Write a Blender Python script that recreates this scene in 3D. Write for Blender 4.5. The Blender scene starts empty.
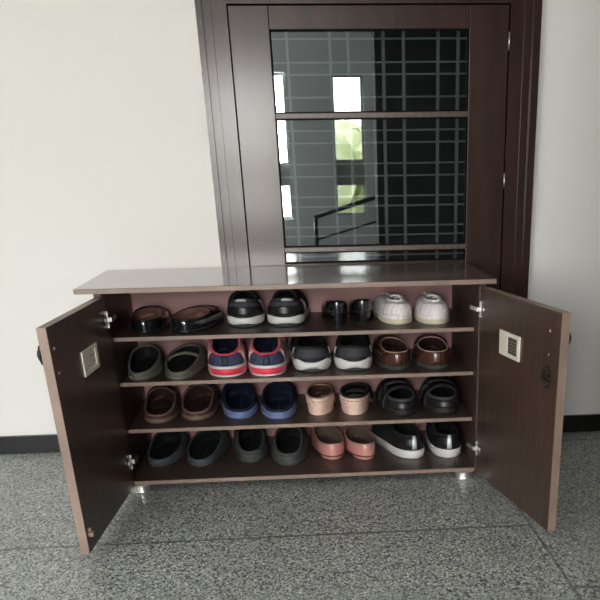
import bpy, bmesh, math, random
from mathutils import Vector, Matrix
random.seed(7)
PI = math.pi
COL = bpy.context.scene.collection
SC = bpy.context.scene

# ------------------------------------------------------------------ materials
def mat(name, col, rough=.5, spec=.5, metal=0, coat=0, coat_rough=.1, var=0, vscale=30, bump=0, bscale=80, stretch=(1, 1, 1), col2=None, sheen=0):
    m = bpy.data.materials.new(name); m.use_nodes = True
    nt = m.node_tree; b = nt.nodes['Principled BSDF']
    b.inputs['Base Color'].default_value = (*col, 1)
    b.inputs['Roughness'].default_value = rough
    b.inputs['Specular IOR Level'].default_value = spec
    b.inputs['Metallic'].default_value = metal
    b.inputs['Coat Weight'].default_value = coat
    b.inputs['Coat Roughness'].default_value = coat_rough
    b.inputs['Sheen Weight'].default_value = sheen
    tc = nt.nodes.new('ShaderNodeTexCoord'); mp = nt.nodes.new('ShaderNodeMapping')
    mp.inputs['Scale'].default_value = stretch
    nt.links.new(tc.outputs['Object'], mp.inputs['Vector'])
    if var or col2:
        n = nt.nodes.new('ShaderNodeTexNoise'); n.inputs['Scale'].default_value = vscale; n.inputs['Detail'].default_value = 5
        nt.links.new(mp.outputs[0], n.inputs['Vector'])
        r = nt.nodes.new('ShaderNodeValToRGB')
        c2 = col2 or tuple(min(1, c * (1 + var)) for c in col)
        c1 = col if col2 else tuple(c * (1 - var) for c in col)
        r.color_ramp.elements[0].position = .35; r.color_ramp.elements[1].position = .68
        r.color_ramp.elements[0].color = (*c1, 1); r.color_ramp.elements[1].color = (*c2, 1)
        nt.links.new(n.outputs['Fac'], r.inputs[0]); nt.links.new(r.outputs[0], b.inputs['Base Color'])
    if bump:
        n = nt.nodes.new('ShaderNodeTexNoise'); n.inputs['Scale'].default_value = bscale; n.inputs['Detail'].default_value = 3
        nt.links.new(mp.outputs[0], n.inputs['Vector'])
        bp = nt.nodes.new('ShaderNodeBump'); bp.inputs['Strength'].default_value = bump; bp.inputs['Distance'].default_value = .004
        nt.links.new(n.outputs['Fac'], bp.inputs['Height']); nt.links.new(bp.outputs[0], b.inputs['Normal'])
    return m

M = {}
M['wall'] = mat('wall_paint', (.84, .815, .785), .75, .3, var=.012, vscale=3, bump=.05, bscale=60)
M['ceiling'] = mat('ceiling_paint', (.8, .8, .78), .9, .2)
M['low_bounce'] = mat('low_bounce_paint', (.10, .11, .11), .8, .2)  # kept dark so the unseen right-hand walls bounce little light
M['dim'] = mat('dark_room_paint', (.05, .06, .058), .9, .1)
M['base'] = mat('black_skirting', (.006, .006, .006), .35, .4, var=.2)
M['timber'] = mat('door_timber', (.032, .0115, .0080), .36, .22, var=.3, vscale=5, bump=.05, bscale=20, stretch=(5, 5, .8), coat=.28, coat_rough=.16)
M['bead'] = mat('door_bead', (.075, .045, .038), .35, .5, var=.2, vscale=20, stretch=(6, 6, 1))
M['gap'] = mat('dark_gap', (.004, .004, .004), .9, .1)
M['carc'] = mat('cabinet_laminate', (.064, .036, .026), .33, .5, var=.4, vscale=9, stretch=(10, 10, .9), bump=.03, bscale=40)
M['inner'] = mat('cabinet_inner_laminate', (.066, .038, .029), .45, .4, var=.25, vscale=9, stretch=(1, 9, 9))
M['shelf'] = mat('shelf_laminate', (.080, .053, .042), .42, .4, var=.3, vscale=10, stretch=(1, 10, 8))
M['backp'] = mat('back_panel', (.47, .25, .235), .5, .4, var=.07, vscale=8, stretch=(1, 6, 6))
M['topb'] = mat('top_laminate', (.13, .075, .068), .22, .5, coat=.6, coat_rough=.12, var=.18, vscale=7, stretch=(1.2, 9, 9))
M['edge'] = mat('edge_band', (.25, .175, .14), .45, .4, var=.15, vscale=15)
M['chrome'] = mat('chrome', (.88, .88, .86), .32, .5, 1)
M['steel'] = mat('hinge_steel', (.70, .69, .66), .3, .5, 1, bump=.1)
M['brassd'] = mat('antique_metal', (.035, .027, .024), .35, .5, .7, bump=.4, bscale=300)
M['plate'] = mat('vent_plastic', (.80, .75, .64), .5, .4)
M['mesh'] = mat('vent_mesh', (.17, .15, .125), .6, .3)
M['rubber'] = mat('rubber', (.012, .012, .012), .8, .2)
M['grille'] = mat('grille_paint', (.20, .225, .23), .5, .3)
M['sash'] = mat('window_sash', (.35, .36, .35), .5, .3)
M['leaf'] = mat('leaf', (.38, .44, .22), .8, .2, col2=(.75, .78, .55), vscale=6)
M['rail'] = mat('rail_metal', (.012, .012, .012), .4, .4)

def granite():
    m = bpy.data.materials.new('granite_tiles'); m.use_nodes = True
    nt = m.node_tree; N = nt.nodes; L = nt.links; b = N['Principled BSDF']
    tc = N.new('ShaderNodeTexCoord')
    def noise(sc, det=2, rough=.6):
        n = N.new('ShaderNodeTexNoise'); n.inputs['Scale'].default_value = sc; n.inputs['Detail'].default_value = det
        n.inputs['Roughness'].default_value = rough; L.new(tc.outputs['Object'], n.inputs['Vector']); return n
    v = N.new('ShaderNodeTexVoronoi'); v.inputs['Scale'].default_value = 1; mpv = N.new('ShaderNodeMapping'); mpv.inputs['Scale'].default_value = (340, 190, 300); L.new(tc.outputs['Object'], mpv.inputs['Vector']); L.new(mpv.outputs[0], v.inputs['Vector'])
    sep = N.new('ShaderNodeSeparateColor'); L.new(v.outputs['Color'], sep.inputs[0])
    r = N.new('ShaderNodeValToRGB'); cr = r.color_ramp; cr.interpolation = 'LINEAR'
    cr.elements[0].position = .0; cr.elements[0].color = (.05, .056, .052, 1)
    cr.elements[1].position = 1; cr.elements[1].color = (.72, .73, .69, 1)
    for p, c in ((.22, (.10, .11, .102)), (.34, (.29, .305, .29)), (.75, (.43, .445, .42)), (.9, (.62, .63, .59))):
        e = cr.elements.new(p); e.color = (*c, 1)
    L.new(sep.outputs[0], r.inputs[0])
    n2 = noise(4, 3)
    mr = N.new('ShaderNodeMapRange'); mr.inputs['From Min'].default_value = .3; mr.inputs['From Max'].default_value = .7
    mr.inputs['To Min'].default_value = .88; mr.inputs['To Max'].default_value = 1.1; L.new(n2.outputs['Fac'], mr.inputs[0])
    mul = N.new('ShaderNodeMix'); mul.data_type = 'RGBA'; mul.blend_type = 'MULTIPLY'; mul.inputs['Factor'].default_value = 1
    L.new(r.outputs[0], mul.inputs['A']); L.new(mr.outputs[0], mul.inputs['B'])
    # joints
    sx = N.new('ShaderNodeSeparateXYZ'); L.new(tc.outputs['Object'], sx.inputs[0])
    def ma(op, a, b_=None, c=None):
        q = N.new('ShaderNodeMath'); q.operation = op
        for k, x in enumerate((a, b_, c)):
            if x is None: continue
            if isinstance(x, (int, float)): q.inputs[k].default_value = x
            else: L.new(x, q.inputs[k])
        return q.outputs[0]
    X = sx.outputs[0]; Y = sx.outputs[1]
    right = ma('GREATER_THAN', X, .492)
    yoff = ma('MULTIPLY', right, .37)
    yy = ma('ADD', ma('ADD', Y, .372), yoff)
    dy = ma('PINGPONG', yy, .55); dx = ma('PINGPONG', ma('ADD', X, -.492), 1.3)
    # pingpong over half the period puts a joint every 1.1
    jy = ma('LESS_THAN', dy, .0055); jx = ma('LESS_THAN', dx, .003)
    j = ma('MAXIMUM', jy, jx)
    mj = N.new('ShaderNodeMix'); mj.data_type = 'RGBA'; L.new(ma('MULTIPLY', j, .6), mj.inputs['Factor'])
    L.new(mul.outputs['Result'], mj.inputs['A']); mj.inputs['B'].default_value = (.03, .033, .03, 1)
    L.new(mj.outputs['Result'], b.inputs['Base Color'])
    b.inputs['Roughness'].default_value = .42
    bp = N.new('ShaderNodeBump'); bp.inputs['Strength'].default_value = .25; bp.inputs['Distance'].default_value = .002
    L.new(sep.outputs[0], bp.inputs['Height']); L.new(bp.outputs[0], b.inputs['Normal'])
    return m
M['floor'] = granite()

def glass():
    m = bpy.data.materials.new('window_glass'); m.use_nodes = True
    nt = m.node_tree; N = nt.nodes; L = nt.links
    N.remove(N['Principled BSDF']); out = N['Material Output']
    t = N.new('ShaderNodeBsdfTransparent'); t.inputs[0].default_value = (.82, .85, .845, 1)
    g = N.new('ShaderNodeBsdfGlossy'); g.inputs['Roughness'].default_value = .004; g.inputs[0].default_value = (1, 1, 1, 1)
    f = N.new('ShaderNodeFresnel'); f.inputs[0].default_value = 2.1
    mx = N.new('ShaderNodeMixShader'); L.new(f.outputs[0], mx.inputs[0]); L.new(t.outputs[0], mx.inputs[1]); L.new(g.outputs[0], mx.inputs[2])
    L.new(mx.outputs[0], out.inputs[0]); return m
M['glass'] = glass()

# ------------------------------------------------------------------ mesh helpers
def mesh_obj(name, V, F, m, parent=None, loc=(0, 0, 0), smooth=False, bevel=0, mats=None, fm=None):
    me = bpy.data.meshes.new(name); me.from_pydata([tuple(v) for v in V], [], F); me.update()
    bm = bmesh.new(); bm.from_mesh(me)
    bmesh.ops.remove_doubles(bm, verts=bm.verts, dist=1e-6)
    bmesh.ops.recalc_face_normals(bm, faces=bm.faces)
    if bevel:
        bmesh.ops.bevel(bm, geom=[e for e in bm.edges], offset=bevel, segments=2, affect='EDGES', profile=.6)
    for f in bm.faces: f.smooth = smooth
    bm.to_mesh(me); bm.free()
    me.materials.append(m)
    o = bpy.data.objects.new(name, me); COL.objects.link(o); o.location = loc
    if parent: o.parent = parent
    return o
def box_data(a, b):
    (x0, y0, z0), (x1, y1, z1) = a, b
    V = [(x0, y0, z0), (x1, y0, z0), (x1, y1, z0), (x0, y1, z0), (x0, y0, z1), (x1, y0, z1), (x1, y1, z1), (x0, y1, z1)]
    F = [(0, 3, 2, 1), (4, 5, 6, 7), (0, 1, 5, 4), (1, 2, 6, 5), (2, 3, 7, 6), (3, 0, 4, 7)]
    return V, F
def join(*ds):
    V = []; F = []
    for v, f in ds:
        o = len(V); V += list(v); F += [tuple(i + o for i in q) for q in f]
    return V, F
def boxes(name, bs, m, parent=None, bevel=0, **k):
    return mesh_obj(name, *join(*[box_data(a, b) for a, b in bs]), m, parent, bevel=bevel, **k)
def rings(R, cap0=True, cap1=True, closed=True):
    V = []; F = []; n = len(R[0])
    for r in R: V += [tuple(p) for p in r]
    for k in range(len(R) - 1):
        for i in range(n if closed else n - 1):
            j = (i + 1) % n
            F.append((k * n + i, k * n + j, (k + 1) * n + j, (k + 1) * n + i))
    if cap0 and closed: F.append(tuple(range(n - 1, -1, -1)))
    if cap1 and closed: F.append(tuple((len(R) - 1) * n + i for i in range(n)))
    return V, F
def lathe(c, prof, n=24, axis='z'):
    R = []
    for r, z in prof:
        ring = []
        for i in range(n):
            a = 2 * PI * i / n; p = (r * math.cos(a), r * math.sin(a), z)
            if axis == 'x': p = (p[2], p[0], p[1])
            if axis == 'y': p = (p[0], p[2], p[1])
            ring.append((c[0] + p[0], c[1] + p[1], c[2] + p[2]))
        R.append(ring)
    return rings(R)
def tube(P, r, n=8, closed=False):
    P = [Vector(p) for p in P]; R = []; m = len(P); up = Vector((0, 0, 1))
    for k in range(m):
        if closed: d = P[(k + 1) % m] - P[k - 1]
        else: d = P[min(k + 1, m - 1)] - P[max(k - 1, 0)]
        if d.length < 1e-9: d = Vector((0, 1, 0))
        d.normalize(); u = up if abs(d.z) < .9 else Vector((1, 0, 0))
        a = d.cross(u).normalized(); b = a.cross(d)
        rr = r[k] if isinstance(r, (list, tuple)) else r
        R.append([P[k] + a * rr * math.cos(2 * PI * i / n) + b * rr * math.sin(2 * PI * i / n) for i in range(n)])
    if closed: R.append(R[0]); return rings(R, False, False)
    return rings(R)
def empty(name, label, cat, loc=(0, 0, 0), rz=0, group=None):
    o = bpy.data.objects.new(name, None); COL.objects.link(o); o.location = loc; o.rotation_euler = (0, 0, rz); o.empty_display_size = .05
    o['label'] = label; o['category'] = cat
    if group: o['group'] = group
    return o
def struct(o): o['kind'] = 'structure'; return o

# ------------------------------------------------------------------ room shell
WY = .46
CEIL = 1.75
def wall_with_holes(name, x0, x1, z0, z1, y0, y1, holes, m):
    """wall slab along x with rectangular holes (x0,x1,z0,z1)"""
    xs = sorted({x0, x1, *[h[0] for h in holes], *[h[1] for h in holes]}); zs = sorted({z0, z1, *[h[2] for h in holes], *[h[3] for h in holes]})
    bs = []
    for i in range(len(xs) - 1):
        for j in range(len(zs) - 1):
            cx = (xs[i] + xs[i + 1]) / 2; cz = (zs[j] + zs[j + 1]) / 2
            if any(h[0] < cx < h[1] and h[2] < cz < h[3] for h in holes): continue
            bs.append(((xs[i], y0, zs[j]), (xs[i + 1], y1, zs[j + 1])))
    return struct(boxes(name, bs, m))
struct(boxes('floor', [((-2.4, -3.52, -.05), (1.9, 2.2, 0))], M['floor']))
struct(boxes('ceiling', [((-2.4, -3.52, CEIL), (1.9, 2.2, CEIL + .05))], M['ceiling']))
wall_with_holes('wall_back', -2.4, 1.9, 0, CEIL, WY, WY + .12, [(-.14, .60, 0, 1.02)], M['wall'])
struct(boxes('baseboard_back', [((-2.4, WY - .012, 0), (-.172, WY, .0465)), ((.638, WY - .012, 0), (1.9, WY, .0465))], M['base'], bevel=.001))
LW = (-2.4, -1.1, .45, 1.25)
W1 = (-.47, .03, .40, 1.12); W3 = (-1.95, -.68, .36, 1.2); W2 = (.295, .475, .415, 1.11)
wall_with_holes('wall_front', -.55, 1.9, 0, CEIL, -3.52, -3.40, [W1, W2], mat('cool_wall_paint', (.72, .79, .82), .8, .2))
wall_with_holes('wall_added_bay', -2.4, -.55, 0, CEIL, -2.52, -2.40, [W3], M['wall'])  # unseen bay wall, added to bring a light opening closer
struct(boxes('wall_return', [((-.67, -3.52, 0), (-.55, -2.52, CEIL))], M['wall']))
struct(boxes('wall_left', [((-2.5, -3.52, 0), (-2.4, 2.2, CEIL))], M['wall']))
struct(boxes('wall_right', [((1.9, -3.52, 0), (2.0, 2.2, CEIL))], M['low_bounce']))
struct(boxes('wall_light_blocker', [((.38, -1.45, 0), (1.9, -1.3, CEIL))], M['low_bounce']))  # unseen wall placed to shade the right side and darken the glass reflection
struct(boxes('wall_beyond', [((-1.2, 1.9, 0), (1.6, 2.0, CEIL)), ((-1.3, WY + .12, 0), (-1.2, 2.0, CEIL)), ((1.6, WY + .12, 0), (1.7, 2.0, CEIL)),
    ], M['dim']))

def window(name, w, nx, rails, y=-3.47):
    x0, x1, z0, z1 = w; t = .012
    bs = [((x0, y, z0), (x0 + t, y + .03, z1)), ((x1 - t, y, z0), (x1, y + .03, z1)), ((x0 + t, y, z0), (x1 - t, y + .03, z0 + t)), ((x0 + t, y, z1 - t), (x1 - t, y + .03, z1))]
    for a, b in rails: bs.append(((x0 + t, y, a), (x1 - t, y + .03, b)))
    for k in range(1, nx):
        c = x0 + (x1 - x0) * k / nx
        e = [z0 + t] + [q for r in rails for q in r] + [z1 - t]
        for i in range(0, len(e), 2): bs.append(((c - t / 2, y, e[i]), (c + t / 2, y + .03, e[i + 1])))
    struct(boxes(name, bs, M['sash']))
window('window_1', W1, 2, [(.57, .69)])
window('window_added', W3, 4, [(.60, .63)], -2.47)  # made-up window in the added bay, there only for its light
window('window_2', W2, 1, [(.57, .70)])

# ------------------------------------------------------------------ inner door in its frame
DY = .440
def prism_x(x_a, x_b, z0, z1, yf, yb):
    return ((x_a, yf, z0), (x_b, yb, z1))
tr = struct(boxes('trim_1', [
    ((-.136, DY, 0), (-.101, WY + .12, 1.075)), ((.5645, DY, 0), (.598, WY + .12, 1.075)), ((-.101, DY, .9875), (.5645, WY + .12, 1.075)),
    # stepped architrave, left, right, head
    ((-.150, DY - .006, 0), (-.136, WY, 1.09)), ((-.157, DY + .003, 0), (-.150, WY, 1.097)), ((-.171, DY - .010, 0), (-.157, WY, 1.106)),
    ((.598, DY - .006, 0), (.612, WY, 1.09)), ((.612, DY + .003, 0), (.620, WY, 1.097)), ((.620, DY - .010, 0), (.637, WY, 1.106)),
    ((-.136, DY - .006, 1.075), (.598, WY, 1.09)), ((-.150, DY + .003, 1.09), (.612, WY, 1.097)), ((-.157, DY - .010, 1.097), (.620, WY, 1.106)),
    ], M['timber']))
door = bpy.data.objects.new('door_1', None); COL.objects.link(door); struct(door); door.location = (.23, DY, 0)
def dbox(name, bs, m, bevel=.0015, par=None):
    o = boxes(name, [((a[0] - .23, a[1] - DY, a[2]), (b[0] - .23, b[1] - DY, b[2])) for a, b in bs], m, par or door, bevel=bevel); return o
lx0, lx1, gx0, gx1 = -.0985, .5620, -.006, .4675
f0, f1 = DY + .004, DY + .034
dbox('stile', [((lx0, f0, .008), (gx0, f1, .985))], M['timber'])
dbox('stile', [((gx1, f0, .008), (lx1, f1, .985))], M['timber'])
dbox('top_rail', [((gx0, f0, .940), (gx1, f1, .985))], M['timber'])
dbox('glazing_bar', [((gx0, f0, .767), (gx1, f1, .779))], M['bead'])
dbox('glazing_bar', [((gx0, f0, .480), (gx1, f1, .492))], M['bead'])
dbox('lower_rail', [((gx0, f0, .36), (gx1, f1, .455))], M['timber'])
dbox('lower_panel', [((gx0, f0 + .008, .10), (gx1, f1 - .006, .36))], M['timber'])
dbox('bottom_rail', [((gx0, f0, .008), (gx1, f1, .10))], M['timber'])
for a, b in ((.779, .940), (.492, .767), (.455, .480)):
    g = f0 + .014
    dbox('glass_pane', [((gx0, g, a), (gx1, g + .004, b))], M['glass'], 0)
    w = .0035
    dbox('glazing_bead', [((gx0, f0 + .003, a), (gx0 + w, g, b)), ((gx1 - w, f0 + .003, a), (gx1, g, b)),
        ((gx0 + w, f0 + .003, a), (gx1 - w, g, a + w * .6)), ((gx0 + w, f0 + .003, b - w * .6), (gx1 - w, g, b))], M['gap'], 0)
for z in (.897, .612, .20):
    o = mesh_obj('hinge', *lathe((.5632 - .23, -.0005 + 0, z), [(.0005, 0), (.0022, .001), (.0022, .036), (.0005, .037)], 10), M['steel'], door, smooth=True)

# welded security grille behind the glass
gv = [(-.02, .007), (.033, .007), (.137, .007), (.181, .007), (.267, .008), (.317, .008), (.402, .008), (.452, .008)]
gh = [.40, .436, .465, .512, .533, .579, .601, .646, .673, .718, .744, .813, .859, .883, .929, .96]
gb = []
for x, w in gv: gb.append(((x - w / 2, .523, .30), (x + w / 2, .526, 1.0)))
for z in gh: gb.append(((-.10, .5195, z - .0018), (.56, .523, z + .0018)))
gr = boxes('security_grille', gb, M['grille'])
gr['label'] = 'pale painted metal grille of crossed bars behind the glass of the dark wooden door'; gr['category'] = 'grille'

# stair rail and hedge, seen only as reflections in the door glass
def rail():
    t = empty('stair_handrail', 'black metal handrail reflected in the lower part of the door glass', 'handrail', (.16, -3.2, 0))
    mesh_obj('post', *tube([(0, 0, 0), (0, 0, .42)], .012), M['rail'], t, smooth=True)
    mesh_obj('rail', *tube([(-.01, 0, .415), (.45, 0, .535)], .012), M['rail'], t, smooth=True)
    mesh_obj('rail', *tube([(.0, 0, .30), (.45, 0, .41)], .006), M['rail'], t, smooth=True)
    mesh_obj('post', *tube([(.45, 0, 0), (.45, 0, .53)], .012), M['rail'], t, smooth=True)
rail()
def hedge():
    V = []; F = []
    for k in range(420):
        c = Vector((random.uniform(-3.2, 2.6), random.uniform(-7.2, -6.2), random.uniform(0, .86)))
        s = random.uniform(.12, .3)
        bm = bmesh.new(); bmesh.ops.create_icosphere(bm, subdivisions=1, radius=s)
        o = len(V); V += [tuple(v.co * random.uniform(.7, 1.2) + c) for v in bm.verts]
        bm.verts.index_update(); F += [tuple(v.index + o for v in f.verts) for f in bm.faces]; bm.free()
    me = bpy.data.meshes.new('garden_hedge'); me.from_pydata(V, [], F); me.materials.append(M['leaf'])
    o = bpy.data.objects.new('garden_hedge', me); COL.objects.link(o)
    o['label'] = 'green garden foliage outside, reflected through a window in the door glass'; o['category'] = 'hedge'; o['kind'] = 'stuff'
hedge()
struct(boxes('ground_outside', [((-6, -12, -.06), (6, -3.53, -.02))], mat('garden_ground', (.25, .27, .2), .9)))  # garden ground outside, below the hedge

# ------------------------------------------------------------------ shoe cabinet
H = .4511; SH = {1: .3414, 2: .2434, 3: .1368, 4: .0265}
XL, XR = -.412, .430
cab = empty('shoe_cabinet', 'dark brown laminate shoe cabinet with both doors open, in front of the wooden door', 'cabinet', (0, 0, 0))
BK = .436
boxes('top_panel', [((-.4635, -.026, H - .010), (.4635, BK, H))], M['topb'], cab, bevel=.0012)
boxes('top_edge_strip', [((-.4635, -.0268, H - .0098), (.4635, -.0261, H - .0008))], M['edge'], cab)
boxes('side_panel', [((XL - .016, .002, .0175), (XL, BK, H - .010))], M['inner'], cab, bevel=.0008)
boxes('side_panel', [((XR, .002, .0175), (XR + .016, BK, H - .010))], M['inner'], cab, bevel=.0008)
boxes('back_panel', [((XL, .426, .0265), (XR, BK, H - .010))], M['backp'], cab)
boxes('bottom_panel', [((XL, .012, .0175), (XR, BK, .0265))], M['shelf'], cab, bevel=.0006)
for k in (1, 2, 3):
    s = boxes('shelf', [((XL, .063, SH[k] - .0085), (XR, .426, SH[k]))], M['shelf'], cab, bevel=.0006)
    boxes('edge_strip', [((XL, .0622, SH[k] - .0083), (XR, .0629, SH[k] - .0003))], M['edge'], s)
boxes('edge_strip', [((XL, .0112, .0178), (XR, .0119, .0262))], M['edge'], cab)
for x, y in ((-.393, .024), (.405, .024), (-.393, .40), (.408, .40)):
    mesh_obj('leg', *lathe((x, y, 0), [(.0235, .0004), (.0250, .0010), (.0255, .003), (.0250, .0045), (.0250, .0150), (.0265, .0160), (.0265, .0174)], 28), M['chrome'], cab, smooth=False)

def make_door(s, hx, ang):
    d = empty('cabinet_door', '', 'x')
    del d['label']; del d['category']
    d.parent = cab
    a = math.radians(ang)
    # local frame: X along the door from hinge to free edge, Y from inner face to outer face
    dirv = Vector((-s * math.cos(a), -math.sin(a), 0)); nv = Vector((s * math.sin(a), -math.cos(a), 0))
    def T(p): return tuple(Vector((hx, 0, 0)) + dirv * p[0] + nv * p[1] + Vector((0, 0, p[2])))
    def add(name, data, m, par=None, smooth=False, bevel=0):
        V, F = data; return mesh_obj(name, [T(v) for v in V], F, m, par, smooth=smooth, bevel=bevel)
    bpy.data.objects.remove(d)
    zt, zb = .4327, .0195; DW = .4827; th = .0175
    slab = add('door', box_data((.001, 0, zb), (DW - .0008, th, zt)), M['carc'], cab, bevel=.0006)
    add('edge_strip', join(box_data((DW - .0007, .0003, zb), (DW, th - .0003, zt)), box_data((.001, .0003, zt), (DW, th - .0003, zt + .0007))), M['edge'], slab)
    # white ventilation plate with a perforated face
    v0, v1, z0, z1 = (.148, .272, .316, .364) if s > 0 else (.150, .280, .316, .362)
    pl = add('vent_plate', join(box_data((v0, -.003, z0), (v1, -.0002, z0 + .007)), box_data((v0, -.003, z1 - .007), (v1, -.0002, z1)),
        box_data((v0, -.003, z0 + .007), (v0 + (.05 if s > 0 else .02), -.0002, z1 - .007)), box_data((v1 - .014, -.003, z0 + .007), (v1, -.0002, z1 - .007)),
        ), M['plate'], slab)
    add('vent_mesh', box_data((v0 + (.05 if s > 0 else .02), -.0012, z0 + .007), (v1 - .014, -.0002, z1 - .007)), M['mesh'] if s > 0 else M['plate'], pl)
    hs = []
    x0 = v0 + (.056 if s > 0 else .030); nx = 6 if s > 0 else 5
    for i in range(nx):
        for j in range(5):
            cx = x0 + (v1 - .018 - x0) * (i + .5 * (j % 2)) / (nx - .5); cz = z0 + .0105 + j * .0062
            if s < 0 and (i, j) not in ((0, 1), (1, 3), (0, 3), (3, 1)): continue
            hs.append(lathe((cx, -.0016, cz), [(.0022, 0), (.0022, .0004)], 8, 'y'))
    add('vent_holes', join(*hs), M['gap'], pl)['kind'] = 'stuff'
    # hinges: cup, plate and arm to the side panel
    for z in (.388, .078):
        hg = add('hinge', join(box_data((.004, -.004, z - .017), (.012, -.0003, z + .017)), box_data((.012, -.0025, z - .006), (.030, -.0003, z + .006)),
            box_data((-.046, -.010, z - .005), (.006, -.004, z + .004))), M['steel'], slab, bevel=.0006)
        add('hinge_cup', lathe((.022, -.004, z), [(.004, 0), (.010, .001), (.011, .0037)], 16, 'y'), M['steel'], hg, smooth=True)
        add('hinge_screw', join(lathe((.008, -.0055, z + .012), [(.001, 0), (.0025, .0004), (.0025, .0012)], 10, 'y'), lathe((.008, -.0055, z - .012), [(.001, 0), (.0025, .0004), (.0025, .0012)], 10, 'y')), M['steel'], hg)
    # handle outside, its screws inside
    hz0, hz1, hxp = .374, .396, .458
    prof = [(.008, 0), (.008, .002), (.005, .003), (.0035, .005), (.0035, .008)]
    P = [(hxp, th + .005, hz0 - .006), (hxp, th + .008, hz0 - .002), (hxp, th + .010, hz0 + .004), (hxp, th + .011, (hz0 + hz1) / 2), (hxp, th + .010, hz1 - .004), (hxp, th + .008, hz1 + .002), (hxp, th + .005, hz1 + .006)]
    hd = add('handle', tube(P, [.0015, .003, .0032, .004, .0032, .003, .0015], 10), M['brassd'], slab, smooth=True)
    for z in (hz0, hz1):
        add('rosette', lathe((hxp, th + .0002, z), prof, 16, 'y'), M['brassd'], hd, smooth=True)
    for z in (.396, .354):
        add('screw', lathe((.430 if s > 0 else .455, -.0016, z), [(.0005, 0), (.0022, .0004), (.0026, .0015)], 10, 'y'), M['chrome'], slab, smooth=True)
    if s > 0:
        lk = lathe((.425, -.006, .312), [(.001, 0), (.006, .0005), (.007, .002), (.013, .0025), (.016, .0045), (.018, .0057)], 18, 'y')
        pet = [lathe((.425 + .017 * math.cos(q * PI / 4), -.0055, .312 + .0145 * math.sin(q * PI / 4)), [(.001, 0), (.0055, .001), (.0065, .0052)], 10, 'y') for q in range(8)]
        add('lock', join(lk, *pet), M['brassd'], slab, smooth=True)
    else:
        add('catch', join(box_data((.456, -.010, .050), (.470, -.0003, .058)), box_data((.459, -.007, .058), (.467, -.0003, .066))), M['edge'], slab, bevel=.0006)
make_door(-1, -.405, 92.97)
make_door(1, .4325, 98.46)

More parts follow.
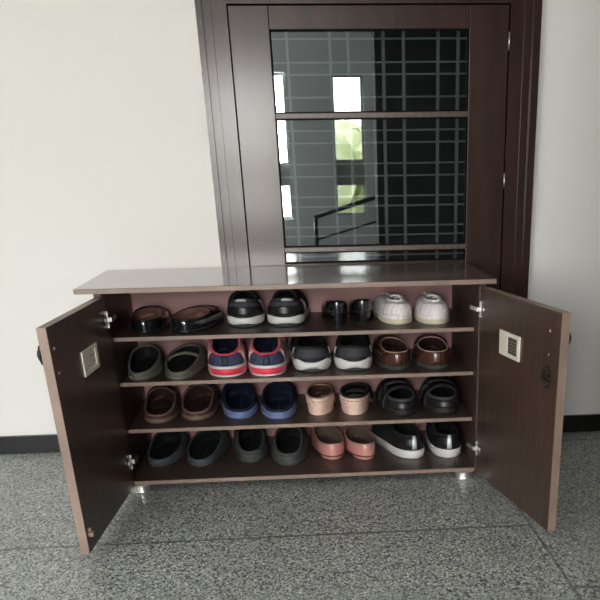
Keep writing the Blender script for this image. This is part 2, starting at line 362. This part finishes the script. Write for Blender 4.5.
# ------------------------------------------------------------------ shoes
N = 48
def ss(a, b, t):
    t = max(0, min(1, (t - a) / (b - a))); return t * t * (3 - 2 * t)
class Shoe:
    """lofted shoe: heel at the origin, toe along +Y; rings run heel - side - toe - side"""
    def __init__(s, w, L=.29, wh=.9, wb=1.0, sole=.014, hh=.06, th=.07, dip=.006, o0=.02, o1=.58, osc=.80, pow_=1.2,
                 lift=0, toe_spring=.006, asym=0, pe=3.0, po=2.4, E=.75, G=1.6, rim=.0022):
        s.__dict__.update(locals()); s.hw = w / 2
    def W(s, t, p): 
        b = (s.wh + (s.wb - s.wh) * ss(.1, .65, t)) * s.hw
        return b * math.sqrt(max(0, 1 - abs(2 * t - 1) ** p))
    def cx(s, t): return s.asym * (ss(.3, 1, t) - .0) * .012
    def lf(s, t): return s.lift * (1 - ss(.22, .62, t)) + s.toe_spring * max(0, (t - .8) / .2) ** 2
    def foot(s, i, k=1.0, ext=0):
        th = (2 * PI * i / N) % (2 * PI); t = .5 - .5 * math.cos(th); x = s.W(t, s.pe) * (1 if th <= PI else -1)
        c = s.cx(t)
        y = s.L * (.5 + (t - .5) * (1 + 2 * ext / s.L))
        return x * k * (1 + ext / s.hw) + c, y, t
    def openp(s, i):
        th = (2 * PI * i / N) % (2 * PI); t2 = .5 - .5 * math.cos(th)
        t = s.o0 + (s.o1 - s.o0) * t2
        b = (s.wh + (s.wb - s.wh) * ss(.1, .65, t)) * s.hw * s.osc
        x = b * math.sqrt(max(0, 1 - abs(2 * t2 - 1) ** s.po)) * (1 if th <= PI else -1)
        z = s.hh + (s.th - s.hh) * t2 ** s.pow_ - s.dip * math.sin(PI * t2)
        return Vector((x + s.cx(t), s.L * t, z))
    def surf(s, i, v, off=0):
        x, y, t = s.foot(i); zb = s.sole + s.lf(t); O = s.openp(i)
        e = math.sin(v * PI / 2) ** s.E; g = v ** s.G
        P = Vector((x + (O.x - x) * g, y + (O.y - y) * g, zb + (O.z - zb) * e))
        if off:
            c = Vector((0, s.L * (.12 + .6 * t), s.sole)); d = P - c
            d.normalize(); P = P + d * off
        return P
    def upper(s, name, m, par, K=11):
        R = [[s.surf(i, k / (K - 1)) for i in range(N)] for k in range(K)]
        return mesh_obj(name, *rings(R, False, False), m, par, smooth=True)
    def lining(s, name, m, par, depth=None):
        R = []; zi = s.sole + .003
        O = [s.openp(i) for i in range(N)]
        R.append([o.copy() for o in O])
        for k, f in ((1, .35), (2, .75), (3, 1)):
            r = []
            for i in range(N):
                x, y, t = s.foot(i, .86); ty = s.L * .03 + t * s.L * .80
                lo = Vector((x * .96, ty, zi + s.lf(t)))
                o = O[i]; r.append(Vector((o.x + (lo.x - o.x) * f ** 1.5, o.y + (lo.y - o.y) * f ** 1.5, o.z + (lo.z - o.z) * f)))
            R.append(r)
        last = R[-1]
        for f in (.6, .2, .02):
            R.append([Vector((p.x * f, p.y, p.z)) for p in last])
        return mesh_obj(name, *rings(R, False, False), m, par, smooth=True)
    def collar(s, name, m, par, r=None):
        P = [s.openp(i) + Vector((0, 0, .0004)) for i in range(N)]
        return mesh_obj(name, *tube(P, r or s.rim, 8, True), m, par, smooth=True)
    def slab(s, name, m, par, z0, z1, e0=0, e1=0, scal=0, flare=0):
        """sole layer between z0 and z1 (heights relative to the lift)"""
        R = []
        hh = z1 - z0
        for f, e in ((0, e0 - .0015), (.12, e0), (.5, (e0 + e1) / 2 + .0006), (.88, e1), (1, e1 - .0015)):
            r = []
            for i in range(N):
                x, y, t = s.foot(i, 1, e); l = s.lf(t) if not (f < .2 and z0 < .003 and s.lift and t < .01) else 0
                up = flare * (1 if f > .6 else 0) * math.exp(-((abs(math.sin(2 * PI * i / N)) - .55) / .2) ** 2) * (t < .4)
                lo = scal * (1 if f < .4 else 0) * math.exp(-(x / (s.hw * .5)) ** 2) * (t < .15)
                r.append(Vector((x, y, z0 + f * hh + s.lf(t) + up + lo)))
            R.append(r)
        return mesh_obj(name, *rings(R), m, par, smooth=False if False else True)
    def block(s, name, m, par, t1=.24, k0=.75, k1=.95, z1=None):
        """heel block from the ground to the raised sole"""
        z1 = z1 or (s.lift + .001)
        R = []
        for f in (0, .04, .5, 1):
            k = k0 + (k1 - k0) * f; r = []
            for i in range(24):
                a = 2 * PI * i / 24; yy = s.L * t1 * (.5 - .5 * math.cos(a)); t = min(1, yy / (s.L))
                x = s.W(max(t, .0), s.pe) * k * (1 if a <= PI else -1)
                if math.cos(a) < -.7: x *= max(0, math.sin(abs(a))) / .714
                r.append(Vector((x, s.L * .012 * (1 - f) + yy * (k if f < 1 else 1), f * z1)))
            R.append(r)
        return mesh_obj(name, *rings(R), m, par, smooth=False)
    def patch(s, name, m, par, i0, i1, v0, v1, off=.0012, taper=0, nu=None, nv=6, wave=0):
        nu = nu or max(2, int(abs(i1 - i0) * 2))
        A = []; B = []
        for b in range(nv + 1):
            v = v0 + (v1 - v0) * b / nv; q = taper * b / nv
            for a in range(nu + 1):
                u = a / nu; u = .5 + (u - .5) * (1 - q)
                i = i0 + (i1 - i0) * u
                vv = v + (wave * math.sin(PI * 3 * u) * (b == nv))
                A.append(s.surf(i, max(0.001, min(1, vv)), off)); B.append(s.surf(i, max(0.001, min(1, vv)), -.0006))
        n = nu + 1; F = []
        nvx = len(A)
        for b in range(nv):
            for a in range(nu):
                q = (b * n + a, b * n + a + 1, (b + 1) * n + a + 1, (b + 1) * n + a); F.append(q); F.append(tuple(nvx + x for x in reversed(q)))
        def side(l):
            for p, q in zip(l, l[1:]): F.append((p, q, q + nvx, p + nvx))
        side([a for a in range(n)]); side([nv * n + a for a in range(n)]); side([b * n for b in range(nv + 1)]); side([b * n + nu for b in range(nv + 1)])
        return mesh_obj(name, A + B, F, m, par, smooth=True)
    def laces(s, name, m, par, vs=(.9, .78, .66, .54), half=3, r=.0016):
        D = []
        for v in vs:
            D.append(tube([s.surf(N / 2 + j, v, .0022 + .001 * math.cos(j)) for j in [x * half / 4 for x in range(-4, 5)]], r, 6))
        for a, b in zip(vs, vs[1:]):
            D.append(tube([s.surf(N / 2 - half * .7, a, .003), s.surf(N / 2 + half * .7, b, .003)], r * .9, 6))
            D.append(tube([s.surf(N / 2 + half * .7, a, .003), s.surf(N / 2 - half * .7, b, .003)], r * .9, 6))
        return mesh_obj(name, *join(*D), m, par, smooth=True)
    def strap(s, name, m, par, t, h, wd=.03, thick=.003, slant=0, k=1.0):
        """band arching over the foot at station t"""
        A = []
        n = 14; yc = s.L * t
        rows = []
        for dy, dz in ((-wd / 2, 0), (wd / 2, 0)):
            for off in (0, thick):
                row = []
                for a in range(n + 1):
                    q = PI * a / n; tt = (yc + dy) / s.L
                    hwid = s.W(max(0.02, min(.98, tt)), s.pe) * k
                    x = -math.cos(q) * (hwid + off); z = s.sole * .8 + s.lf(tt) + (h + off + dy * .25) * math.sin(q) ** .8
                    row.append(Vector((x + s.cx(tt), yc + dy + slant * x, z)))
                rows.append(row)
        V = sum(rows, []); m_ = n + 1; F = []
        o = [0, m_, 2 * m_, 3 * m_]
        for a in range(n):
            F += [(o[0] + a, o[0] + a + 1, o[2] + a + 1, o[2] + a), (o[1] + a, o[1] + a + 1, o[3] + a + 1, o[3] + a),
                  (o[0] + a, o[0] + a + 1, o[1] + a + 1, o[1] + a), (o[2] + a, o[2] + a + 1, o[3] + a + 1, o[3] + a)]
        return mesh_obj(name, V, F, m, par, smooth=True)
    def loop(s, name, m, par, i=0, h=.012, w=.008, r=.0012):
        c = s.openp(i)
        P = [c + Vector((w * math.cos(PI * k / 8), -.001, h * math.sin(PI * k / 8))) for k in range(9)]
        return mesh_obj(name, *tube(P, r, 6), m, par, smooth=True)

S = {}
S['patent'] = mat('black_patent', (.010, .011, .013), .12, .6, coat=.6)
S['black'] = mat('black_textile', (.016, .016, .018), .7, .3, bump=.3, bscale=250)
S['blackl'] = mat('black_leather', (.014, .013, .014), .38, .5, bump=.1, bscale=200)
S['char'] = mat('charcoal_textile', (.050, .050, .058), .75, .3, bump=.3, bscale=250)
S['white'] = mat('white_rubber', (.72, .70, .68), .5, .4)
S['whitek'] = mat('white_knit', (.86, .80, .78), .85, .3, var=.1, vscale=120, bump=.5, bscale=160)
S['cream'] = mat('cream_rubber', (.66, .60, .44), .6, .3)
S['pinkl'] = mat('pinkish_lining', (.30, .165, .14), .55, .4)
S['gsole'] = mat('grey_green_rubber', (.045, .052, .047), .8, .3, bump=.2)
S['silver'] = mat('silver_reflective', (.62, .65, .66), .3, .5, .2)
S['olive'] = mat('olive_grey_foam', (.15, .145, .115), .7, .3, bump=.15)
S['footb'] = mat('black_footbed', (.011, .012, .012), .8, .25, bump=.4, bscale=160)
S['neon'] = mat('neon_pink', (.80, .045, .085), .5, .4, sheen=.2)
S['pinkw'] = mat('pink_white_knit', (.72, .12, .16), .8, .3, col2=(.8, .6, .58), vscale=160)
S['navy'] = mat('navy_textile', (.055, .065, .125), .75, .3, var=.3, vscale=120, bump=.3)
S['navyd'] = mat('dark_navy', (.016, .022, .055), .6, .3)
S['whitel'] = mat('white_leather', (.70, .68, .64), .5, .4)
S['brown'] = mat('brown_leather', (.085, .035, .025), .22, .5, coat=.4, coat_rough=.15, var=.2, vscale=20)
S['tanl'] = mat('tan_stitching', (.42, .30, .22), .6, .3)
S['clog'] = mat('brown_clog', (.090, .048, .040), .55, .3, bump=.1)
S['clogr'] = mat('taupe_clog_rim', (.20, .125, .10), .55, .3)
S['clogb'] = mat('brown_footbed', (.055, .026, .022), .6, .3)
S['bluer'] = mat('slate_blue_foam', (.17, .22, .40), .6, .3)
S['blued'] = mat('navy_foam', (.014, .018, .042), .7, .3, bump=.2)
S['tan'] = mat('cream_tan_sole', (.86, .60, .49), .5, .4, var=.12, vscale=120)
S['rimb'] = mat('beige_piping', (.40, .28, .20), .5, .4)
S['insb'] = mat('brown_insole', (.10, .048, .034), .5, .4)
S['greyr'] = mat('grey_rubber_rim', (.065, .067, .066), .65, .3, bump=.15)
S['gblue'] = mat('grey_blue_rim', (.075, .085, .10), .6, .3)
S['rose'] = mat('rose_patent', (.60, .27, .235), .2, .5, coat=.5, coat_rough=.12)
S['rosei'] = mat('taupe_insole', (.15, .10, .085), .6, .3)
S['bmat'] = mat('black_soft_leather', (.020, .017, .018), .6, .4, bump=.4, bscale=90)

COUNT = {}
def place(kind, x0, x1, y, shelf, yaw, label, cat, group):
    return empty(kind, label, cat, ((x0 + x1) / 2, y, SH[shelf] + .0004), -math.radians(yaw), group)

def patent_loafer(r, w, sd):
    s = Shoe(w, .27, wh=.95, wb=1.02, sole=.007, hh=.027, th=.036, dip=.002, o0=.01, o1=.66, osc=.90, asym=sd, E=.55, G=2, rim=.0013)
    s.slab('sole', S['blackl'], r, 0, .0075, .001, .001); s.upper('upper', S['patent'], r); s.lining('insole', S['pinkl'], r)
    s.collar('collar', S['blackl'], r); s.patch('vamp_strap', S['blackl'], r, N / 2 - 9, N / 2 + 9, .55, .8, .0015)
def black_runner(r, w, sd):
    s = Shoe(w, .262, wh=.98, wb=.98, pe=4, sole=.021, hh=.060, th=.070, dip=.010, o0=.03, o1=.46, osc=.62, asym=sd, rim=.004)
    s.slab('outsole', S['gsole'], r, 0, .007, -.002, .0005); s.slab('midsole', S['white'], r, .005, .0215, .0015, .003, scal=.004, flare=.003)
    s.upper('upper', S['black'], r); s.lining('lining', S['black'], r); s.collar('collar', S['char'], r)
    s.patch('heel_counter', S['char'], r, -7, 7, .32, .66, .0016); s.patch('heel_band', S['blackl'], r, -7.5, 7.5, .05, .34, .0022)
    s.patch('heel_tab', S['silver'], r, -2.2 + sd, 2.6 + sd, .70, .92, .0035, taper=.3); s.laces('laces', S['char'], r)
    s.patch('tongue', S['black'], r, N / 2 - 3, N / 2 + 3, .82, 1, .006)
    s.patch('side_stripe', S['silver'], r, 10, 12, .05, .7, .0015)
def pump(r, w, sd):
    s = Shoe(w, .228, wh=.98, wb=1.06, sole=.004, hh=.052, th=.034, dip=.004, lift=.021, o0=.01, o1=.74, osc=.86, asym=sd, E=.6, G=1.8, pow_=1.0, rim=.0010)
    s.slab('sole', S['blackl'], r, 0, .0045, 0, 0); s.block('heel', S['patent'], r, .2, .72, .86); s.upper('upper', S['patent'], r)
    s.lining('insole', S['footb'], r); s.collar('collar', S['blackl'], r)
def white_sneaker(r, w, sd):
    s = Shoe(w, .27, wh=.98, wb=1.0, pe=3.6, sole=.011, hh=.048, th=.052, dip=.001, o0=.10, o1=.40, osc=.46, asym=sd, E=.6, G=1.7, rim=.003)
    s.slab('sole', S['cream'], r, 0, .0115, .001, .001); s.upper('upper', S['whitek'], r); s.lining('lining', S['whitel'], r); s.collar('collar', S['whitek'], r)
    s.patch('heel_counter', S['whitek'], r, -6, 6, .05, .6, .002); s.laces('laces', S['whitel'], r); s.loop('pull_loop', S['whitel'], r, 0, .010, .009)
    s.patch('tongue', S['whitek'], r, N / 2 - 3, N / 2 + 3, .8, 1, .006)
def olive_slide(r, w, sd):
    s = Shoe(w, .28, wh=.94, wb=1.02, sole=.009, hh=.014, th=.044, dip=-.002, o0=.01, o1=.84, osc=.90, pow_=1.1, asym=sd, pe=2.8, E=.6, G=1.8, rim=.0034)
    s.slab('sole', S['olive'], r, 0, .0095, .001, .002); s.upper('upper', S['olive'], r); s.lining('footbed', S['footb'], r); s.collar('rim', S['olive'], r)
    if sd > 0: s.strap('strap', S['olive'], r, .50, .032, .020, slant=.45)
def neon_trainer(r, w, sd):
    s = Shoe(w, .285, wh=.99, wb=.99, pe=4, sole=.018, hh=.047, th=.078, dip=.0, o0=.03, o1=.56, osc=.74, asym=sd, pow_=1.0, rim=.0035)
    s.slab('outsole', S['white'], r, 0, .005, -.001, .000); s.slab('midsole', S['neon'], r, .004, .0185, .001, .0025)
    s.slab('midsole_line', S['white'], r, .0175, .0200, .001, .0005)
    s.upper('upper', S['whitel'], r); s.lining('lining', S['navyd'], r); s.collar('collar', S['neon'], r)
    s.patch('heel_counter', S['navy'], r, -6.5, 6.5, .08, .82, .0020, taper=.12); s.patch('heel_stripe', S['navyd'], r, -1.0, 1.0, .08, .80, .0032)
    s.patch('heel_line', S['neon'], r, -6, 6, .84, .95, .0022)
    s.patch('tongue', S['neon'], r, N / 2 - 10, N / 2 + 10, .5, 1, .004); s.patch('side_panel', S['pinkw'], r, 7.5, 12, .2, .95, .0018); s.patch('side_panel', S['pinkw'], r, -12, -7.5, .2, .95, .0018)
    s.laces('laces', S['whitel'], r, half=4)
def dark_trainer(r, w, sd):
    s = Shoe(w, .285, wh=.99, wb=.99, pe=4.2, sole=.021, hh=.054, th=.070, dip=.006, o0=.03, o1=.48, osc=.72, asym=sd, E=.65, G=1.7, rim=.004)
    s.slab('outsole', S['gsole'], r, 0, .009, -.003, -.002); s.slab('midsole', S['white'], r, .002, .0225, .001, .0035, scal=.008, flare=.006)
    s.upper('upper', S['black'], r); s.lining('lining', S['black'], r); s.collar('collar', S['black'], r)
    s.patch('heel_counter', S['char'], r, -6.5, 6.5, .10, .72, .0018, taper=.1); s.laces('laces', S['black'], r)
    s.patch('tongue', S['black'], r, N / 2 - 3.5, N / 2 + 3.5, .78, 1, .007); s.patch('side_stripe', S['white'], r, -9.5, -8.6, .1, .5, .002); s.patch('side_stripe', S['white'], r, 8.6, 9.5, .1, .5, .002)
def brown_loafer(r, w, sd):
    s = Shoe(w, .28, wh=.97, wb=1.0, sole=.008, hh=.039, th=.050, dip=.003, o0=.015, o1=.60, osc=.80, asym=sd, E=.6, G=1.9, rim=.0016)
    s.slab('sole', S['gsole'], r, 0, .009, .003, .002); s.upper('upper', S['brown'], r); s.lining('insole', S['clogb'], r); s.collar('stitched_collar', S['tanl'], r)
    s.patch('heel_strip', S['brown'], r, -1.5, 1.5, .0, .8, .0016); s.patch('vamp_strap', S['brown'], r, N / 2 - 10, N / 2 + 10, .5, .78, .0022)
def brown_clog(r, w, sd):
    s = Shoe(w, .275, wh=.98, wb=1.0, sole=.010, hh=.017, th=.052, dip=-.002, o0=.02, o1=.70, osc=.86, pow_=1.25, asym=sd, pe=3.6, po=3, E=.6, G=1.6, rim=.0030)
    s.slab('sole', S['clogr'], r, 0, .011, .001, .002); s.upper('upper', S['clog'], r); s.lining('footbed', S['clogb'], r); s.collar('rim', S['clogr'], r)
    s.strap('heel_strap', S['clog'], r, .55, .050, .016, k=.95)
def blue_clog(r, w, sd):
    s = Shoe(w, .28, wh=.95, wb=1.02, sole=.011, hh=.018, th=.052, dip=-.002, o0=.02, o1=.68, osc=.84, pow_=1.2, asym=sd, pe=3.3, po=2.8, E=.6, G=1.6, rim=.0040)
    s.slab('sole', S['bluer'], r, 0, .012, .001, .002); s.upper('upper', S['blued'], r); s.lining('footbed', S['blued'], r); s.collar('rim', S['blued'], r)
    s.patch('heel_rim', S['bluer'], r, -9, 9, .01, .40, .0018)
def tan_wedge(dark):
    def f(r, w, sd):
        s = Shoe(w, .26, wh=.97, wb=1.04, sole=.006, hh=.040, th=.040, dip=-.002, lift=.026, o0=.02, o1=.72, osc=.86, asym=sd, E=.6, G=1.5, rim=.0018)
        s.slab('sole', S['tan'], r, 0, .0065, 0, .001); s.block('wedge_heel', S['tan'], r, .45, .90, 1.0, .027)
        s.upper('upper', S['bmat'] if dark else S['rimb'], r); s.lining('insole', S['footb'] if dark else S['insb'], r); s.collar('piping', S['bmat'] if dark else S['rimb'], r, .0045 if dark else None)
        s.patch('heel_cover', S['tan'], r, -10, 10, .02, .55, .0014)
        if dark: s.strap('strap', S['bmat'], r, .55, .026, .06)
    return f
def soft_black(r, w, sd):
    s = Shoe(w, .29, wh=.95, wb=1.0, sole=.012, hh=.036, th=.056, dip=.004, o0=.03, o1=.60, osc=.74, asym=sd, E=.7, G=1.4, rim=.0045)
    s.slab('sole', S['bmat'], r, 0, .013, .001, .003); s.upper('upper', S['bmat'], r); s.lining('insole', S['footb'], r); s.collar('padded_collar', S['char'], r)
    s.patch('heel_counter', S['blackl'], r, -6, 6, .05, .5, .003); s.strap('strap', S['bmat'], r, .30, .046, .022, slant=.25, k=1.0); s.strap('strap', S['blackl'], r, .52, .050, .03, slant=-.15)
def black_slide(r, w, sd):
    s = Shoe(w, .275, wh=.92, wb=1.02, sole=.008, hh=.015, th=.050, dip=-.001, o0=.015, o1=.74, osc=.90, pow_=1.3, asym=sd, E=.6, G=1.6, rim=.0030)
    s.slab('sole', S['greyr'], r, 0, .009, .001, .002); s.upper('upper', S['gblue'], r); s.lining('footbed', S['footb'], r); s.collar('rim', S['gblue'], r)
def black_clog(r, w, sd):
    s = Shoe(w, .275, wh=.97, wb=1.04, sole=.012, hh=.024, th=.060, dip=.000, o0=.03, o1=.66, osc=.78, pow_=1.2, asym=sd, E=.6, G=1.5, rim=.0038)
    s.slab('sole', S['greyr'], r, 0, .013, .001, .002); s.upper('upper', S['greyr'], r); s.lining('footbed', S['footb'], r); s.collar('rim', S['greyr'], r)
    s.patch('toe_cap', S['blackl'], r, N / 2 - 8, N / 2 + 8, .1, .9, .0016)
def rose_flat(r, w, sd):
    s = Shoe(w, .255, wh=.98, wb=.99, sole=.004, hh=.038, th=.048, dip=.004, lift=.006, o0=.015, o1=.74, osc=.90, asym=sd, E=.6, G=2.2, pow_=1.3, rim=.0013)
    s.slab('sole', S['insb'], r, 0, .0045, 0, 0); s.block('heel', S['rose'], r, .22, .90, .97); s.upper('upper', S['rose'], r); s.lining('insole', S['rosei'], r); s.collar('piping', S['rimb'], r)
def white_sole_sneaker(r, w, sd):
    s = Shoe(w, .285, wh=.99, wb=.98, pe=4, sole=.020, hh=.054, th=.066, dip=.004, o0=.03, o1=.50, osc=.70, asym=sd, E=.65, G=1.7, rim=.0035)
    s.slab('sole', S['white'], r, 0, .0205, .001, .0025); s.upper('upper', S['black'], r); s.lining('lining', S['black'], r); s.collar('collar', S['black'], r)
    s.patch('heel_stripe', S['silver'], r, -1.1, .4, .02, .98, .003); s.patch('heel_counter', S['blackl'], r, -7, 7, .05, .6, .0012); s.laces('laces', S['black'], r)
    s.patch('tongue', S['black'], r, N / 2 - 3, N / 2 + 3, .8, 1, .006)

PAIRS = [
 (patent_loafer, 'loafer', 'loafer', 1, [(-.390, -.305, .113, 2), (-.300, -.207, .098, 8)], 'glossy black loafer with pinkish lining', ' at left end of top shelf', 'patent loafers on the top shelf'),
 (black_runner, 'running_shoe', 'shoe', 1, [(-.158, -.068, .158, 1), (-.061, .032, .150, 2)], 'black running shoe with white midsole and silver heel tab', ' on top shelf', 'black running shoes on the top shelf'),
 (pump, 'pump_shoe', 'shoe', 1, [(.084, .141, .169, 0), (.146, .205, .190, 0)], 'small glossy black heeled pump', ' on top shelf beside white sneakers', 'black pumps on the top shelf'),
 (white_sneaker, 'knit_sneaker', 'shoe', 1, [(.218, .300, .139, 0), (.306, .390, .120, 0)], 'white knitted sneaker with cream sole', ' at right end of top shelf', 'white sneakers on the top shelf'),
 (olive_slide, 'slide_sandal', 'sandal', 2, [(-.409, -.330, .080, 2), (-.320, -.236, .069, 2)], 'olive rimmed slide with black footbed', ' at left end of second shelf', 'olive rimmed slides on the second shelf'),
 (neon_trainer, 'trainer', 'shoe', 2, [(-.211, -.117, .086, 0), (-.112, -.020, .080, 0)], 'neon pink, navy and white trainer', ' on the second shelf', 'pink and navy trainers on the second shelf'),
 (dark_trainer, 'trainer', 'shoe', 2, [(-.003, .090, .112, 0), (.101, .193, .106, 0)], 'black trainer with flared white midsole', ' beside the polished brown loafers', 'black and white trainers on the second shelf'),
 (brown_loafer, 'leather_loafer', 'loafer', 2, [(.211, .293, .108, 0), (.302, .392, .102, 0)], 'polished brown leather loafer with pale stitched collar', ' on second shelf', 'brown loafers on the second shelf'),
 (brown_clog, 'clog', 'clog', 3, [(-.388, -.304, .115, 1), (-.296, -.210, .133, 0)], 'brown rubber clog with paler taupe rim', ' at left end of third shelf', 'brown clogs on the third shelf'),
 (blue_clog, 'clog', 'clog', 3, [(-.190, -.100, .135, -1), (-.092, -.002, .115, -1)], 'navy clog with slate blue sole', ' on third shelf', 'navy clogs on the third shelf'),
 (tan_wedge(False), 'wedge_sandal', 'sandal', 3, [(.014, .088, .140, 6)], 'cream tan heeled slip-on with brown insole', ' on third shelf', 'tan heeled slip-ons on the third shelf'),
 (tan_wedge(True), 'wedge_sandal', 'sandal', 3, [(.103, .181, .128, 4)], 'cream tan heeled slip-on with black top', ' on third shelf', 'tan heeled slip-ons on the third shelf'),
 (soft_black, 'leather_shoe', 'shoe', 3, [(.215, .311, .094, 0), (.321, .419, .098, 0)], 'soft black strapped shoe', ' at right end of third shelf', 'soft black shoes on the third shelf'),
 (black_slide, 'slide_slipper', 'slipper', 4, [(-.410, -.318, .137, 8), (-.304, -.214, .120, 5)], 'flat black slipper with grey blue rim', ' at left end of bottom shelf', 'black slippers on the bottom shelf'),
 (black_clog, 'clog', 'clog', 4, [(-.172, -.085, .140, 0), (-.075, .015, .098, 0)], 'black clog with thick dark grey rim', ' beside the rose flats', 'black clogs on the bottom shelf'),
 (rose_flat, 'flat_shoe', 'shoe', 4, [(.046, .124, .138, -4), (.133, .209, .124, -9)], 'glossy rose pink flat shoe with taupe insole', ' on bottom shelf', 'rose flats on the bottom shelf'),
 (white_sole_sneaker, 'sneaker', 'shoe', 4, [(.252, .336, .116, -12), (.344, .424, .112, -2)], 'black sneaker with thick white sole', ' at right end of bottom shelf', 'white soled sneakers on the bottom shelf'),
]
for fn, kind, cat, shelf, pos, desc, where, grp in PAIRS:
    for k, (x0, x1, y, yaw) in enumerate(pos):
        side = 'left-hand' if k == 0 else 'right-hand'
        if len(pos) == 1: side = 'left-hand' if 'brown insole' in desc else 'right-hand'
        r = place(kind, x0, x1, y, shelf, yaw, side + ' ' + desc + where, cat, grp)
        fn(r, (x1 - x0), -1 if side == 'left-hand' else 1)

# ------------------------------------------------------------------ light
def window_light(name, w, y, e, col=(1, .98, .95), rot=(math.radians(90), 0, 0)):
    l = bpy.data.lights.new(name, 'AREA'); l.shape = 'RECTANGLE'; l.size = w[1] - w[0]; l.size_y = w[3] - w[2]
    l.energy = e; l.color = col
    o = bpy.data.objects.new(name, l); COL.objects.link(o); o.location = ((w[0] + w[1]) / 2, y, (w[2] + w[3]) / 2)
    o.rotation_euler = rot; return o
# an area light shines along its local -Z; rotating +90 deg about X turns that to +Y (into the room)
window_light('bay_fill_light', W3, -2.54, 13)  # added fill light from the made-up bay, brightens the left wall
window_light('window_daylight', W1, -3.54, 62)
w = bpy.data.worlds.new('sky'); SC.world = w; w.use_nodes = True
bg = w.node_tree.nodes['Background']; bg.inputs[0].default_value = (.93, .97, 1, 1); bg.inputs[1].default_value = 11

# ------------------------------------------------------------------ camera
cam = bpy.data.cameras.new('camera'); co = bpy.data.objects.new('camera', cam); COL.objects.link(co); SC.camera = co
Rv = Vector((0.99459428, -0.10297962, -0.01332004)); Uv = Vector((0.06635217, 0.53162306, 0.84437807)); Fv = Vector((0.07987249, 0.8406974, -0.53558217))
m = Matrix((Rv, Uv, -Fv)).transposed().to_4x4(); m.translation = Vector((0.01472147, -2.38627495, 0.66898912)); co.matrix_world = m
cam.sensor_fit = 'HORIZONTAL'; cam.sensor_width = 36; cam.lens = 955.32 * 36 / 600
cam.shift_x = -104.373 / 600; cam.shift_y = 470.787 / 600; cam.clip_start = .02
SC.view_settings.view_transform = 'Standard'; SC.view_settings.look = 'None'; SC.view_settings.gamma = 1; SC.view_settings.exposure = 0; SC.view_settings.use_curve_mapping = False
